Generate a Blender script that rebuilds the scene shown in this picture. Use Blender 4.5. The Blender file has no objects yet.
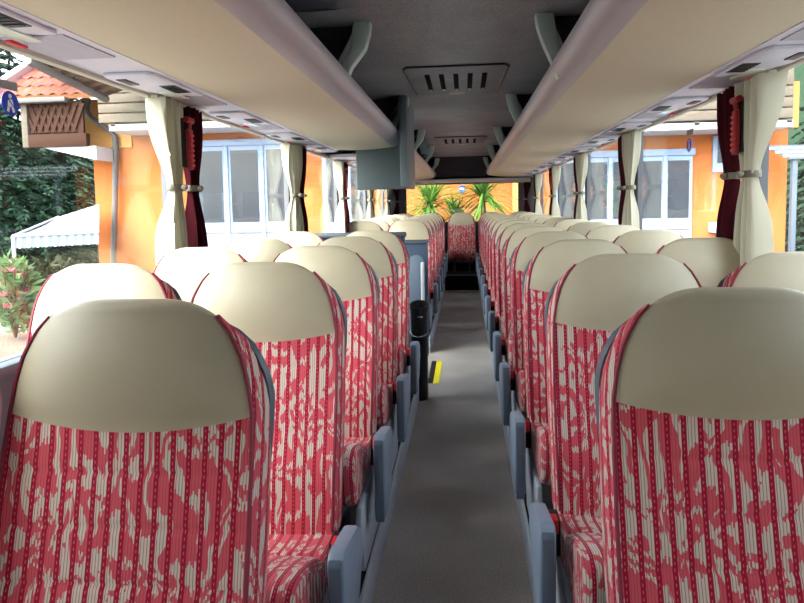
import bpy, bmesh, math, random
from mathutils import Vector, Matrix
random.seed(7)
R = math.radians
S = bpy.context.scene
COL = S.collection
ORD = ['first','second','third','fourth','fifth','sixth','seventh','eighth','ninth','tenth','eleventh','twelfth','thirteenth','fourteenth']

# ------------------------------------------------------------------ camera (eye at the origin, bus axis along +Y)
F = 625.0; VX, VY = 464.5, 206.0
TH, RO, YAW = R(4.5), R(1.1), math.atan(62.5/F)
fw = Vector((-math.sin(YAW)*math.cos(TH), math.cos(YAW)*math.cos(TH), -math.sin(TH)))
rt = Vector((math.cos(YAW), math.sin(YAW), 0)); up = rt.cross(fw)
rt, up = math.cos(RO)*rt-math.sin(RO)*up, math.cos(RO)*up+math.sin(RO)*rt
CX = VX-F*rt.y/fw.y; CY = VY+F*up.y/fw.y
def at(x, y, Y):
    r = fw*F+rt*(x-CX)-up*(y-CY)
    return r*(Y/r.y)
cam = bpy.data.cameras.new('camera'); co = bpy.data.objects.new('camera', cam); COL.objects.link(co)
co.matrix_world = Matrix((rt, up, -fw)).transposed().to_4x4()
cam.sensor_fit = 'HORIZONTAL'; cam.sensor_width = 36; cam.lens = F/804*36
cam.shift_x = (402-CX)/804; cam.shift_y = (CY-301.5)/804; cam.clip_start = .02
S.camera = co

# ------------------------------------------------------------------ materials
def lin(c):
    return tuple((v/255/12.92 if v/255 <= .04045 else ((v/255+.055)/1.055)**2.4) for v in c)+(1,)
def newmat(name):
    m = bpy.data.materials.new(name); m.use_nodes = True
    return m, m.node_tree.nodes, m.node_tree.links, m.node_tree.nodes['Principled BSDF']
def mat(name, rgb, rough=.6, var=.06, scale=30, bump=0, bscale=300, metal=0, spec=.5, coat=0, sheen=0):
    m, N, L, P = newmat(name)
    P.inputs['Roughness'].default_value = rough; P.inputs['Metallic'].default_value = metal
    P.inputs['Specular IOR Level'].default_value = spec
    P.inputs['Coat Weight'].default_value = coat; P.inputs['Sheen Weight'].default_value = sheen
    tc = N.new('ShaderNodeTexCoord')
    nz = N.new('ShaderNodeTexNoise'); nz.inputs['Scale'].default_value = scale; nz.inputs['Detail'].default_value = 4
    L.new(tc.outputs['Object'], nz.inputs['Vector'])
    mx = N.new('ShaderNodeMix'); mx.data_type = 'RGBA'
    c = lin(rgb)
    mx.inputs['A'].default_value = tuple(v*(1-var) for v in c[:3])+(1,)
    mx.inputs['B'].default_value = tuple(min(1, v*(1+var)) for v in c[:3])+(1,)
    L.new(nz.outputs['Fac'], mx.inputs['Factor']); L.new(mx.outputs['Result'], P.inputs['Base Color'])
    if bump:
        n2 = N.new('ShaderNodeTexNoise'); n2.inputs['Scale'].default_value = bscale; n2.inputs['Detail'].default_value = 3
        L.new(tc.outputs['Object'], n2.inputs['Vector'])
        b = N.new('ShaderNodeBump'); b.inputs['Strength'].default_value = bump; b.inputs['Distance'].default_value = .004
        L.new(n2.outputs['Fac'], b.inputs['Height']); L.new(b.outputs['Normal'], P.inputs['Normal'])
    return m
def mth(N, L, op, a, b=None, c=None):
    n = N.new('ShaderNodeMath'); n.operation = op
    for i, v in enumerate((a, b, c)):
        if v is None: continue
        if isinstance(v, (int, float)): n.inputs[i].default_value = v
        else: L.new(v, n.inputs[i])
    return n.outputs[0]
def mixc(N, L, fac, a, b):
    n = N.new('ShaderNodeMix'); n.data_type = 'RGBA'
    L.new(fac, n.inputs['Factor'])
    for k, v in (('A', a), ('B', b)):
        if isinstance(v, tuple): n.inputs[k].default_value = v
        else: L.new(v, n.inputs[k])
    return n.outputs['Result']
def fabric_mat():
    m, N, L, P = newmat('moquette'); P.inputs['Roughness'].default_value = .85; P.inputs['Sheen Weight'].default_value = .15
    P.inputs['Specular IOR Level'].default_value = .2
    uv = N.new('ShaderNodeUVMap'); sp = N.new('ShaderNodeSeparateXYZ'); L.new(uv.outputs['UV'], sp.inputs[0])
    u, v = sp.outputs['X'], sp.outputs['Y']
    oi = N.new('ShaderNodeObjectInfo')
    off = N.new('ShaderNodeCombineXYZ'); L.new(u, off.inputs['X'])
    col = mth(N, L, 'FLOOR', mth(N, L, 'DIVIDE', u, .0033))
    jit = mth(N, L, 'FRACT', mth(N, L, 'MULTIPLY', mth(N, L, 'SINE', mth(N, L, 'MULTIPLY', col, 12.9898)), 437.58))
    L.new(mth(N, L, 'ADD', mth(N, L, 'MULTIPLY', v, .72), mth(N, L, 'MULTIPLY', jit, .011)), off.inputs['Y'])
    L.new(mth(N, L, 'MULTIPLY', oi.outputs['Random'], 7.0), off.inputs['Z'])
    # warped lookup gives the curling leaf shapes
    w = N.new('ShaderNodeTexNoise'); w.inputs['Scale'].default_value = 9; w.inputs['Detail'].default_value = 1
    L.new(off.outputs[0], w.inputs['Vector'])
    wm = N.new('ShaderNodeVectorMath'); wm.operation = 'MULTIPLY_ADD'
    L.new(w.outputs['Color'], wm.inputs[0]); wm.inputs[1].default_value = (.16, .16, 0); L.new(off.outputs[0], wm.inputs[2])
    n = N.new('ShaderNodeTexNoise'); n.inputs['Scale'].default_value = 20; n.inputs['Detail'].default_value = .6; n.inputs['Distortion'].default_value = .5
    L.new(wm.outputs[0], n.inputs['Vector'])
    f = n.outputs['Fac']
    tri = mth(N, L, 'PINGPONG', mth(N, L, 'MULTIPLY', f, 3.7), .5)
    swirl = mth(N, L, 'GREATER_THAN', tri, .237)
    fu = mth(N, L, 'FRACT', mth(N, L, 'DIVIDE', u, .0285))
    crim = mth(N, L, 'LESS_THAN', fu, .34)
    edge = mth(N, L, 'LESS_THAN', mth(N, L, 'ABSOLUTE', mth(N, L, 'SUBTRACT', fu, .155)), .026)
    dash = mth(N, L, 'MULTIPLY', edge, mth(N, L, 'LESS_THAN', mth(N, L, 'FRACT', mth(N, L, 'DIVIDE', v, .011)), .45))
    fine = mth(N, L, 'LESS_THAN', mth(N, L, 'FRACT', mth(N, L, 'DIVIDE', u, .0057)), .26)
    base = mixc(N, L, fine, lin((204, 188, 176)), lin((154, 122, 114)))
    c1 = mixc(N, L, swirl, base, mixc(N, L, fine, lin((202, 84, 94)), lin((184, 62, 78))))
    c2 = mixc(N, L, crim, c1, lin((156, 12, 46)))
    c3 = mixc(N, L, dash, c2, lin((200, 100, 120)))
    L.new(c3, P.inputs['Base Color'])
    return m
def carpet_mat(name, rgb, rib=True):
    m, N, L, P = newmat(name); P.inputs['Roughness'].default_value = .95; P.inputs['Specular IOR Level'].default_value = .1
    tc = N.new('ShaderNodeTexCoord')
    n = N.new('ShaderNodeTexNoise'); n.inputs['Scale'].default_value = 150; L.new(tc.outputs['Object'], n.inputs['Vector'])
    n3 = N.new('ShaderNodeTexNoise'); n3.inputs['Scale'].default_value = 3; L.new(tc.outputs['Object'], n3.inputs['Vector'])
    f = mth(N, L, 'ADD', mth(N, L, 'MULTIPLY', n.outputs['Fac'], .7), mth(N, L, 'MULTIPLY', n3.outputs['Fac'], .3))
    c = lin(rgb)
    L.new(mixc(N, L, f, tuple(v*.2 for v in c[:3])+(1,), tuple(v*1.8 for v in c[:3])+(1,)), P.inputs['Base Color'])
    b = N.new('ShaderNodeBump'); b.inputs['Strength'].default_value = .5; b.inputs['Distance'].default_value = .003
    if rib:
        wv = N.new('ShaderNodeTexWave'); wv.inputs['Scale'].default_value = 45; wv.bands_direction = 'Y'
        L.new(tc.outputs['Object'], wv.inputs['Vector']); L.new(wv.outputs['Fac'], b.inputs['Height'])
    else: L.new(n.outputs['Fac'], b.inputs['Height'])
    L.new(b.outputs['Normal'], P.inputs['Normal'])
    return m
def glass_mat(name, tint, refl=1.0):
    m = bpy.data.materials.new(name); m.use_nodes = True; N = m.node_tree.nodes; L = m.node_tree.links; N.clear()
    o = N.new('ShaderNodeOutputMaterial'); t = N.new('ShaderNodeBsdfTransparent'); t.inputs[0].default_value = tint
    g = N.new('ShaderNodeBsdfGlossy'); g.inputs['Roughness'].default_value = .01; g.inputs['Color'].default_value = (refl, refl, refl, 1)
    lw = N.new('ShaderNodeLayerWeight'); lw.inputs['Blend'].default_value = .5
    fr = mth(N, L, 'ADD', mth(N, L, 'MULTIPLY', mth(N, L, 'POWER', lw.outputs['Facing'], 5.0), .4), .025)
    mx = N.new('ShaderNodeMixShader'); L.new(fr, mx.inputs[0]); L.new(t.outputs[0], mx.inputs[1]); L.new(g.outputs[0], mx.inputs[2])
    L.new(mx.outputs[0], o.inputs[0])
    return m
def cloth_mat(name, rgb, trans=.35):
    m, N, L, P = newmat(name); P.inputs['Roughness'].default_value = .9; P.inputs['Specular IOR Level'].default_value = .15
    P.inputs['Base Color'].default_value = lin(rgb)
    t = N.new('ShaderNodeBsdfTranslucent'); t.inputs[0].default_value = lin(rgb)
    mx = N.new('ShaderNodeMixShader'); mx.inputs[0].default_value = trans
    L.new(P.outputs[0], mx.inputs[1]); L.new(t.outputs[0], mx.inputs[2]); L.new(mx.outputs[0], N['Material Output'].inputs[0])
    tc = N.new('ShaderNodeTexCoord'); n = N.new('ShaderNodeTexNoise'); n.inputs['Scale'].default_value = 500
    L.new(tc.outputs['Object'], n.inputs['Vector'])
    b = N.new('ShaderNodeBump'); b.inputs['Strength'].default_value = .2; b.inputs['Distance'].default_value = .002
    L.new(n.outputs['Fac'], b.inputs['Height']); L.new(b.outputs['Normal'], P.inputs['Normal'])
    return m
def stripe_mat(name, a, b, period, axis='X', duty=.5, rough=.7, coord='Object'):
    m, N, L, P = newmat(name); P.inputs['Roughness'].default_value = rough
    tc = N.new('ShaderNodeTexCoord'); sp = N.new('ShaderNodeSeparateXYZ'); L.new(tc.outputs[coord], sp.inputs[0])
    f = mth(N, L, 'LESS_THAN', mth(N, L, 'FRACT', mth(N, L, 'DIVIDE', mth(N, L, 'ADD', sp.outputs[axis], 100.0), period)), duty)
    L.new(mixc(N, L, f, lin(b), lin(a)), P.inputs['Base Color'])
    return m
def wood_mat(name, a, b, scale=(1, 12, 12)):
    m, N, L, P = newmat(name); P.inputs['Roughness'].default_value = .75; P.inputs['Specular IOR Level'].default_value = .1
    tc = N.new('ShaderNodeTexCoord'); mp = N.new('ShaderNodeMapping'); mp.inputs['Scale'].default_value = scale
    L.new(tc.outputs['Object'], mp.inputs[0])
    n = N.new('ShaderNodeTexNoise'); n.inputs['Scale'].default_value = 2; n.inputs['Detail'].default_value = 6
    L.new(mp.outputs[0], n.inputs['Vector'])
    L.new(mixc(N, L, n.outputs['Fac'], lin(a), lin(b)), P.inputs['Base Color'])
    return m
def leaf_mat(name, a, b, trans=.3):
    m, N, L, P = newmat(name); P.inputs['Roughness'].default_value = .6; P.inputs['Specular IOR Level'].default_value = .15
    g = N.new('ShaderNodeNewGeometry')
    c = mixc(N, L, g.outputs['Random Per Island'], lin(a), lin(b)); L.new(c, P.inputs['Base Color'])
    t = N.new('ShaderNodeBsdfTranslucent'); L.new(c, t.inputs[0])
    mx = N.new('ShaderNodeMixShader'); mx.inputs[0].default_value = trans
    L.new(P.outputs[0], mx.inputs[1]); L.new(t.outputs[0], mx.inputs[2]); L.new(mx.outputs[0], N['Material Output'].inputs[0])
    return m
M = dict(
 fabric=fabric_mat(),
 leather=mat('cream_leather', (184, 174, 149), .42, .05, 18, .12, 240, spec=.4),
 piping=mat('crimson_piping', (128, 28, 52), .6),
 shell=mat('slate_plastic', (78, 88, 100), .5, .03),
 arm=mat('blue_grey_plastic', (130, 145, 163), .45, .03),
 armface=mat('blue_grey_plastic_shaded', (90, 104, 122), .5, .03),  # armrest plastic darkened: shade of its front face put into the colour
 base=mat('pale_grey_plastic', (176, 186, 198), .5, .03),
 black=mat('black_plastic', (24, 24, 26), .45, .05),
 red=mat('red_plastic', (222, 34, 44), .4, .03),
 darkred=mat('dark_red_plastic', (150, 16, 28), .45, .03),
 carpet=carpet_mat('aisle_carpet', (176, 172, 168)),
 plat=carpet_mat('platform_carpet', (70, 68, 68), False),
 darkcarpet=carpet_mat('rear_step_carpet', (26, 24, 26), False),
 ceil=carpet_mat('ceiling_felt', (152, 160, 162), False),
 darkfelt=carpet_mat('dark_felt', (60, 60, 64), False),
 rackcream=mat('cream_rack_lining', (212, 204, 176), .8, .05, 60, .15, 500),
 roll=mat('mauve_grey_rail', (180, 176, 180), .38, .02),
 bracket=mat('grey_green_bracket', (190, 206, 198), .5, .03),
 strip=mat('pale_grey_channel', (216, 216, 228), .45, .02),
 striprib=stripe_mat('ribbed_grille', (206, 206, 216), (160, 160, 172), .012, 'Y'),
 trim=mat('beige_trim', (196, 190, 172), .5, .03),
 header=mat('pale_header_board', (228, 226, 222), .5, .02),
 greypanel=mat('green_grey_housing', (104, 118, 122), .5, .03),
 slate=mat('slate_blue_panel', (62, 78, 98), .5, .04),
 lamp=mat('lamp_lens', (226, 236, 220), .15, .02),
 white=mat('white_paint', (176, 178, 184), .5, .03),
 frame=mat('bluish_white_frame', (136, 154, 184), .5, .03),
 chrome=mat('chrome', (200, 204, 210), .2, .02, metal=1),
 yellow=mat('yellow_tape', (240, 226, 30), .6, .04),
 beige=cloth_mat('beige_curtain_cloth', (194, 190, 170), .15),
 burg=cloth_mat('burgundy_curtain_cloth', (62, 10, 22), .04),
 tie=mat('grey_tieback', (128, 124, 110), .8),
 glass=glass_mat('window_glass', (.93, .96, .95, 1)),
 wall=mat('wall_lining', (98, 100, 106), .8, .05),
 rubber=mat('black_rubber', (26, 26, 27), .95, spec=.08),
 bluesign=mat('blue_sticker', (16, 62, 190), .4, .02),
 signwhite=mat('white_ink', (240, 242, 248), .5, .02),
 greysticker=mat('grey_sticker', (140, 146, 146), .5, .05),
 orange=mat('orange_render', (176, 102, 56), .9, .05, 6, .1, 60, spec=.1),
 orangetop=mat('light_orange_render', (194, 142, 84), .9, .05, 6, .1, 60, spec=.1),
 tile=None,
 wood=wood_mat('brown_wood', (44, 27, 20), (68, 44, 34)),
 ruffwood=wood_mat('orange_brown_wood', (92, 58, 36), (122, 82, 52)),
 oldwood=wood_mat('weathered_wood', (84, 76, 66), (112, 103, 92), (1, 8, 8)),
 gutter=mat('grey_gutter', (88, 84, 82), .5, .05),
 pane=mat('dark_window_pane', (52, 56, 64), .15, .4, 1.6, spec=.35),
 asphalt=mat('asphalt', (120, 118, 116), .95, .15, 20, .3, 200),
 awning=stripe_mat('striped_awning_cloth', (140, 142, 146), (98, 106, 118), .22, 'X', .55),
 bark=wood_mat('bark', (70, 52, 40), (100, 78, 60)),
 needle=leaf_mat('spruce_needles', (10, 26, 20), (34, 62, 44), .1),
 hedge=leaf_mat('olive_leaves', (34, 38, 24), (60, 64, 42), .2),
 bush=leaf_mat('light_green_leaves', (70, 100, 58), (126, 152, 104), .4),
 yucca=leaf_mat('yucca_leaves', (44, 92, 34), (120, 156, 70), .35),
 forest=carpet_mat('forest_green', (34, 52, 38), False),
 petal=leaf_mat('pink_petals', (220, 90, 110), (240, 170, 180), .4),
 pot=mat('terracotta', (170, 92, 66), .8),
 car=mat('dark_car_paint', (60, 66, 78), .25, .03, coat=.6),
 hub=mat('alloy', (160, 164, 170), .35, .03, metal=.8),
)
def tile_mat():
    m, N, L, P = newmat('red_roof_tiles'); P.inputs['Roughness'].default_value = .8; P.inputs['Specular IOR Level'].default_value = .1
    tc = N.new('ShaderNodeTexCoord'); sp = N.new('ShaderNodeSeparateXYZ'); L.new(tc.outputs['Object'], sp.inputs[0])
    n = N.new('ShaderNodeTexNoise'); n.inputs['Scale'].default_value = 3; L.new(tc.outputs['Object'], n.inputs['Vector'])
    L.new(mixc(N, L, n.outputs['Fac'], lin((146, 62, 58)), lin((176, 104, 98))), P.inputs['Base Color'])
    return m
M['tile'] = tile_mat()

# ------------------------------------------------------------------ mesh helpers
class MB:
    def __init__(s): s.v = []; s.f = []; s.uv = {}
    def add(s, vs, fs, uvs=None):
        o = len(s.v); s.v += [tuple(p) for p in vs]
        for i, f in enumerate(fs):
            s.f.append(tuple(a+o for a in f))
            if uvs: s.uv[len(s.f)-1] = [uvs[a] for a in f]
        return s
    def box(s, x0, x1, y0, y1, z0, z1, bev=0, seg=2):
        if bev:
            bm = bmesh.new(); bmesh.ops.create_cube(bm, size=1)
            for v in bm.verts: v.co = ((x0+x1)/2+v.co.x*(x1-x0), (y0+y1)/2+v.co.y*(y1-y0), (z0+z1)/2+v.co.z*(z1-z0))
            bmesh.ops.bevel(bm, geom=bm.edges[:], offset=bev, segments=seg, affect='EDGES', profile=.5)
            s.bm(bm); return s
        p = [(x, y, z) for x in (x0, x1) for y in (y0, y1) for z in (z0, z1)]
        return s.add(p, [(0,1,3,2),(4,6,7,5),(0,4,5,1),(2,3,7,6),(0,2,6,4),(1,5,7,3)])
    def bm(s, bm):
        bm.verts.ensure_lookup_table(); bm.verts.index_update()
        s.add([v.co[:] for v in bm.verts], [tuple(v.index for v in f.verts) for f in bm.faces]); bm.free()
    def prism(s, poly, a0, a1, axis='y', bev=0):
        """polygon extruded along an axis; poly coords are the two other axes in xyz order"""
        def P(p, a): return {'x': (a, p[0], p[1]), 'y': (p[0], a, p[1]), 'z': (p[0], p[1], a)}[axis]
        n = len(poly); vs = [P(p, a0) for p in poly]+[P(p, a1) for p in poly]
        fs = [tuple(range(n)), tuple(range(2*n-1, n-1, -1))]+[(i, i+n, (i+1) % n+n, (i+1) % n) for i in range(n)]
        bm = bmesh.new(); bv = [bm.verts.new(v) for v in vs]
        for f in fs: bm.faces.new([bv[i] for i in f])
        bmesh.ops.recalc_face_normals(bm, faces=bm.faces[:])
        if bev: bmesh.ops.bevel(bm, geom=bm.edges[:], offset=bev, segments=2, affect='EDGES', profile=.5)
        s.bm(bm); return s
    def grid(s, fn, nu, nv, uvfn=None, closed=False):
        vs = []; uvs = []
        for j in range(nv+1):
            for i in range(nu+1):
                vs.append(fn(i/nu, j/nv)); uvs.append(uvfn(i/nu, j/nv) if uvfn else (i/nu, j/nv))
        k = nu+1
        return s.add(vs, [(j*k+i, j*k+i+1, (j+1)*k+i+1, (j+1)*k+i) for j in range(nv) for i in range(nu)], uvs)
    def rows(s, rows, uvrows=None, cap=False):
        k = len(rows[0]); n = len(rows)
        vs = [p for r in rows for p in r]; uvs = [p for r in uvrows for p in r] if uvrows else None
        fs = [(j*k+i, j*k+i+1, (j+1)*k+i+1, (j+1)*k+i) for j in range(n-1) for i in range(k-1)]
        s.add(vs, fs, uvs)
        return s
    def tube(s, path, r, n=8, cap=True):
        path = [Vector(p) for p in path]; rings = []
        prev = None
        for i, p in enumerate(path):
            t = (path[min(i+1, len(path)-1)]-path[max(i-1, 0)]).normalized()
            a = prev if prev is not None else (Vector((0, 0, 1)) if abs(t.z) < .9 else Vector((1, 0, 0)))
            b1 = (a-t*a.dot(t)).normalized(); prev = b1; b2 = t.cross(b1)
            rr = r[i] if isinstance(r, (list, tuple)) else r
            rings.append([p+b1*rr*math.cos(q)+b2*rr*math.sin(q) for q in (2*math.pi*k/n for k in range(n))])
        vs = [v for ring in rings for v in ring]
        fs = [(j*n+i, j*n+(i+1) % n, (j+1)*n+(i+1) % n, (j+1)*n+i) for j in range(len(path)-1) for i in range(n)]
        if cap: fs += [tuple(range(n-1, -1, -1)), tuple((len(path)-1)*n+i for i in range(n))]
        return s.add(vs, fs)
    def lathe(s, prof, c=(0, 0, 0), n=24):
        rows = [[(c[0]+r*math.cos(2*math.pi*k/n), c[1]+r*math.sin(2*math.pi*k/n), c[2]+z) for k in range(n)] for r, z in prof]
        vs = [v for r in rows for v in r]
        fs = [(j*n+i, j*n+(i+1) % n, (j+1)*n+(i+1) % n, (j+1)*n+i) for j in range(len(prof)-1) for i in range(n)]
        fs += [tuple(range(n-1, -1, -1)), tuple((len(prof)-1)*n+i for i in range(n))]
        return s.add(vs, fs)
    def build(s, name, m, parent=None, sharp=40, origin=None):
        me = bpy.data.meshes.new(name)
        o0 = Vector(origin) if origin else Vector((0, 0, 0))
        me.from_pydata([tuple(Vector(v)-o0) for v in s.v], [], s.f)
        if s.uv:
            l = me.uv_layers.new(name='UVMap')
            for p in me.polygons:
                u = s.uv.get(p.index)
                if u:
                    for k, li in enumerate(p.loop_indices): l.data[li].uv = u[k]
        bm = bmesh.new(); bm.from_mesh(me); bmesh.ops.remove_doubles(bm, verts=bm.verts[:], dist=1e-5)
        bmesh.ops.recalc_face_normals(bm, faces=bm.faces[:]); bm.to_mesh(me); bm.free()
        me.materials.append(m)
        me.shade_smooth(); me.set_sharp_from_angle(angle=R(sharp))
        o = bpy.data.objects.new(name, me); COL.objects.link(o)
        if origin: o.location = o0
        if parent: o.parent = parent
        return o
def tag(o, label, cat, group=None, kind=None):
    o['label'] = label
    if cat: o['category'] = cat
    if group: o['group'] = group
    if kind: o['kind'] = kind
    return o
def empty(name, loc, label, cat, group=None):
    o = bpy.data.objects.new(name, None); COL.objects.link(o); o.location = loc; o.empty_display_size = .1
    return tag(o, label, cat, group)
def structure(o): o['kind'] = 'structure'; return o
KIDS = {}
def kids(o): return list(o.children)
def dup(root, loc, label, group=None):
    r = root.copy(); COL.objects.link(r); r.location = loc; r['label'] = label
    if group: r['group'] = group
    for c in kids(root):
        d = c.copy(); COL.objects.link(d); d.parent = r
        for g in kids(c):
            e = g.copy(); COL.objects.link(e); e.parent = d
    return r
def interp(tab, x):
    if x <= tab[0][0]: return tab[0][1]
    for (a, va), (b, vb) in zip(tab, tab[1:]):
        if x <= b:
            t = (x-a)/(b-a); return va+(vb-va)*t
    return tab[-1][1]
def smooth(tab, x):
    if x <= tab[0][0]: return tab[0][1]
    for (a, va), (b, vb) in zip(tab, tab[1:]):
        if x <= b:
            t = (x-a)/(b-a); t = t*t*(3-2*t); return va+(vb-va)*t
    return tab[-1][1]

FL = -1.38            # aisle floor
PF = -1.26            # seat platforms (they rise gently towards the rear)
SLOPE = .004
def rise(y): return SLOPE*(y-1.3)
CE = .83              # ceiling
WL, WR = -1.325, 1.20  # side walls, inner face
YF, YR = -1.6, 12.1   # front and rear ends
SILL, HEAD = -.42, .50

# ------------------------------------------------------------------ the setting
structure(MB().box(-.35, .236, YF, 10.27, FL-.05, FL).build('floor', M['carpet']))
ax = MB(); ax.prism([(YF, FL-.2), (YR, FL-.2), (YR, PF+rise(YR)), (YF, PF+rise(YF))], .236, WR+.1, 'x')
structure(ax.build('floor_platform_right', M['plat']))
ax = MB(); ax.prism([(YF, FL-.2), (4.42, FL-.2), (4.42, PF+rise(4.42)), (YF, PF+rise(YF))], WL-.1, -.35, 'x'); ax.prism([(5.8, FL-.2), (YR, FL-.2), (YR, PF+rise(YR)), (5.8, PF+rise(5.8))], WL-.1, -.35, 'x')
ax.box(WL-.1, -.35, 4.42, 5.8, FL-.6, FL-.3)
structure(ax.build('floor_platform_left', M['plat']))
structure(MB().prism([(YF, FL), (10.27, FL), (10.27, PF+rise(10.27)+.015), (YF, PF+rise(YF)+.015)], .222, .236, 'x', .004).build('trim_1', M['base']))
t2 = MB(); t2.prism([(YF, FL), (4.42, FL), (4.42, PF+rise(4.42)+.015), (YF, PF+rise(YF)+.015)], -.35, -.336, 'x', .004); t2.prism([(5.8, FL), (10.27, FL), (10.27, PF+rise(10.27)+.015), (5.8, PF+rise(5.8)+.015)], -.35, -.336, 'x', .004)
structure(t2.build('trim_2', M['base']))
st = MB(); st.box(-.35, .236, 10.27, 10.95, FL-.05, -1.13); st.box(-.35, .236, 10.95, YR, FL, -1.0)
structure(st.build('floor_rear_step', M['darkcarpet']))
structure(MB().box(-.35, .236, 10.255, 10.285, -1.145, -1.125, .004).build('trim_3', M['armface']))
# side walls with window openings between pillars
PILS = {-1: [.90, 2.75, 4.68, 6.50, 8.40, 10.25], 1: [.90, 2.73, 4.54, 6.36, 8.20, 10.05]}
def side_wall(name, x0, x1, low):
    b = MB()
    b.box(x0, x1, YF, YR, FL-.3, SILL); b.box(x0, x1, YF, YR, HEAD, CE+.12)
    for p in PILS[low]: b.box(x0, x1, p-.03, p+.07, SILL, HEAD)
    b.box(x0, x1, YF, .55, SILL, HEAD); b.box(x0, x1, 10.75, YR, SILL, HEAD)  # first box: unseen front stretch, closed solid to keep light off row one
    return structure(b.build(name, M['wall']))
side_wall('wall_left', WL-.035, WL, -1); side_wall('wall_right', WR, WR+.035, 1)
wn = 1
for x in (WL-.02, WR+.02):
    PIL = PILS[-1 if x < 0 else 1]; edges = [.55]+PIL+[10.75]
    for a, b in zip(edges, edges[1:]):
        a2 = a+.06 if a in PIL else a; b2 = b-.02 if b in PIL else b
        g = structure(MB().box(x-.004, x+.004, a2, b2, SILL-.01, HEAD+.01).build('window_%d' % wn, M['glass'])); wn += 1
# front and rear ends
b = MB(); b.box(WL, WR, YF-.08, YF, FL-.3, -.35); b.box(WL, WR, YF-.08, YF, -.1, CE+.12)  # unseen front end, closed to a low slit so the first row stays dim
structure(b.build('wall_front', M['wall']))
structure(MB().box(WL, WR, YF-.05, YF-.042, -.37, -.08).build('window_%d' % wn, M['glass'])); wn += 1
b = MB(); b.box(WL, WR, YR, YR+.08, FL-.3, -.3); b.box(WL, WR, YR, YR+.08, .42, CE+.12)
b.box(WL, -1.12, YR, YR+.08, -.3, .42); b.box(1.02, WR, YR, YR+.08, -.3, .42)
structure(b.build('wall_rear', M['wall']))
structure(MB().box(-1.14, 1.04, YR+.04, YR+.048, -.32, .44).build('window_%d' % wn, M['glass'])); wn += 1
# ceiling, rear recess and header
structure(MB().box(WL-.09, WR+.09, YF-.08, YR+.08, CE, CE+.12).build('ceiling', M['ceil']))
structure(MB().prism([(10.6, CE-.001), (11.5, .51), (11.5, CE-.001)], -.52, .42, 'x').build('ceiling_rear_recess', M['darkfelt']))
hd = MB()
def hz(x): return .44-.035*((x+.05)/1.2)**2
rows = []
for i in range(25):
    x = WL+.02+(WR-WL-.04)*i/24
    rows.append([(x, 11.42, .50), (x, 11.38, .485), (x, 11.38, hz(x)+.02), (x, 11.42, hz(x)), (x, 12.09, hz(x)+.01), (x, 12.09, .50), (x, 11.42, .50)])
hd.rows(rows); structure(hd.build('trim_4', M['header']))
for i, (x0, x1) in enumerate(((WL-.001, WL+.03), (WR-.03, WR+.001))):
    structure(MB().box(x0, x1, YF, 11.4, .478, .502, .003).build('trim_%d' % (5+i), M['trim']))
sl = MB(); sl.box(WL, WL+.05, YF, 11.9, SILL-.03, SILL, .006); structure(sl.build('trim_7', M['shell']))
sl = MB(); sl.box(WR-.05, WR, YF, 11.9, SILL-.03, SILL, .006); structure(sl.build('trim_8', M['shell']))

# ------------------------------------------------------------------ passenger seat
ZB, ZT, Z0 = -.36, -.155, -.90
def yf(z):   # front face of the backrest, local y, leaning back
    return (z-ZB)*.25 if z < ZB else (z-ZB)*.14
WTAB = [(-.90, .220), (-.70, .226), (-.55, .226), (-.42, .222), (-.36, .220), (-.30, .211), (-.26, .200), (-.23, .186), (-.21, .174), (-.195, .162), (-.18, .147), (-.165, .13)]
def wp(z): return 1.03*interp(WTAB, z)
def dep(z): return smooth([(-.9, .085), (-.5, .085), (-.34, .075), (-.24, .045), (-.20, .016), (-.165, .008)], z)
def bound(u): return ZB-.026*(1-u*u)
def topz(u): return -.175-.012*abs(u)**5
def bulge(u, z):
    head = math.exp(-((z+.27)/.09)**2)*.022*(1-u*u)
    body = math.exp(-((z+.62)/.2)**2)*(.006*(1-u*u)-.014*abs(u)**3)
    lum = .010*math.exp(-((z+.74)/.07)**2)
    return -head+body*1.0-lum+.012*u*u+sum(.004*math.exp(-((z-q)/.0045)**2) for q in (-.455, -.545, -.635))
NU = 20
def sect(z, u): 
    return (u*wp(z), yf(z)+bulge(u, z), z)
lower_t = [i/72 for i in range(73)]
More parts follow.
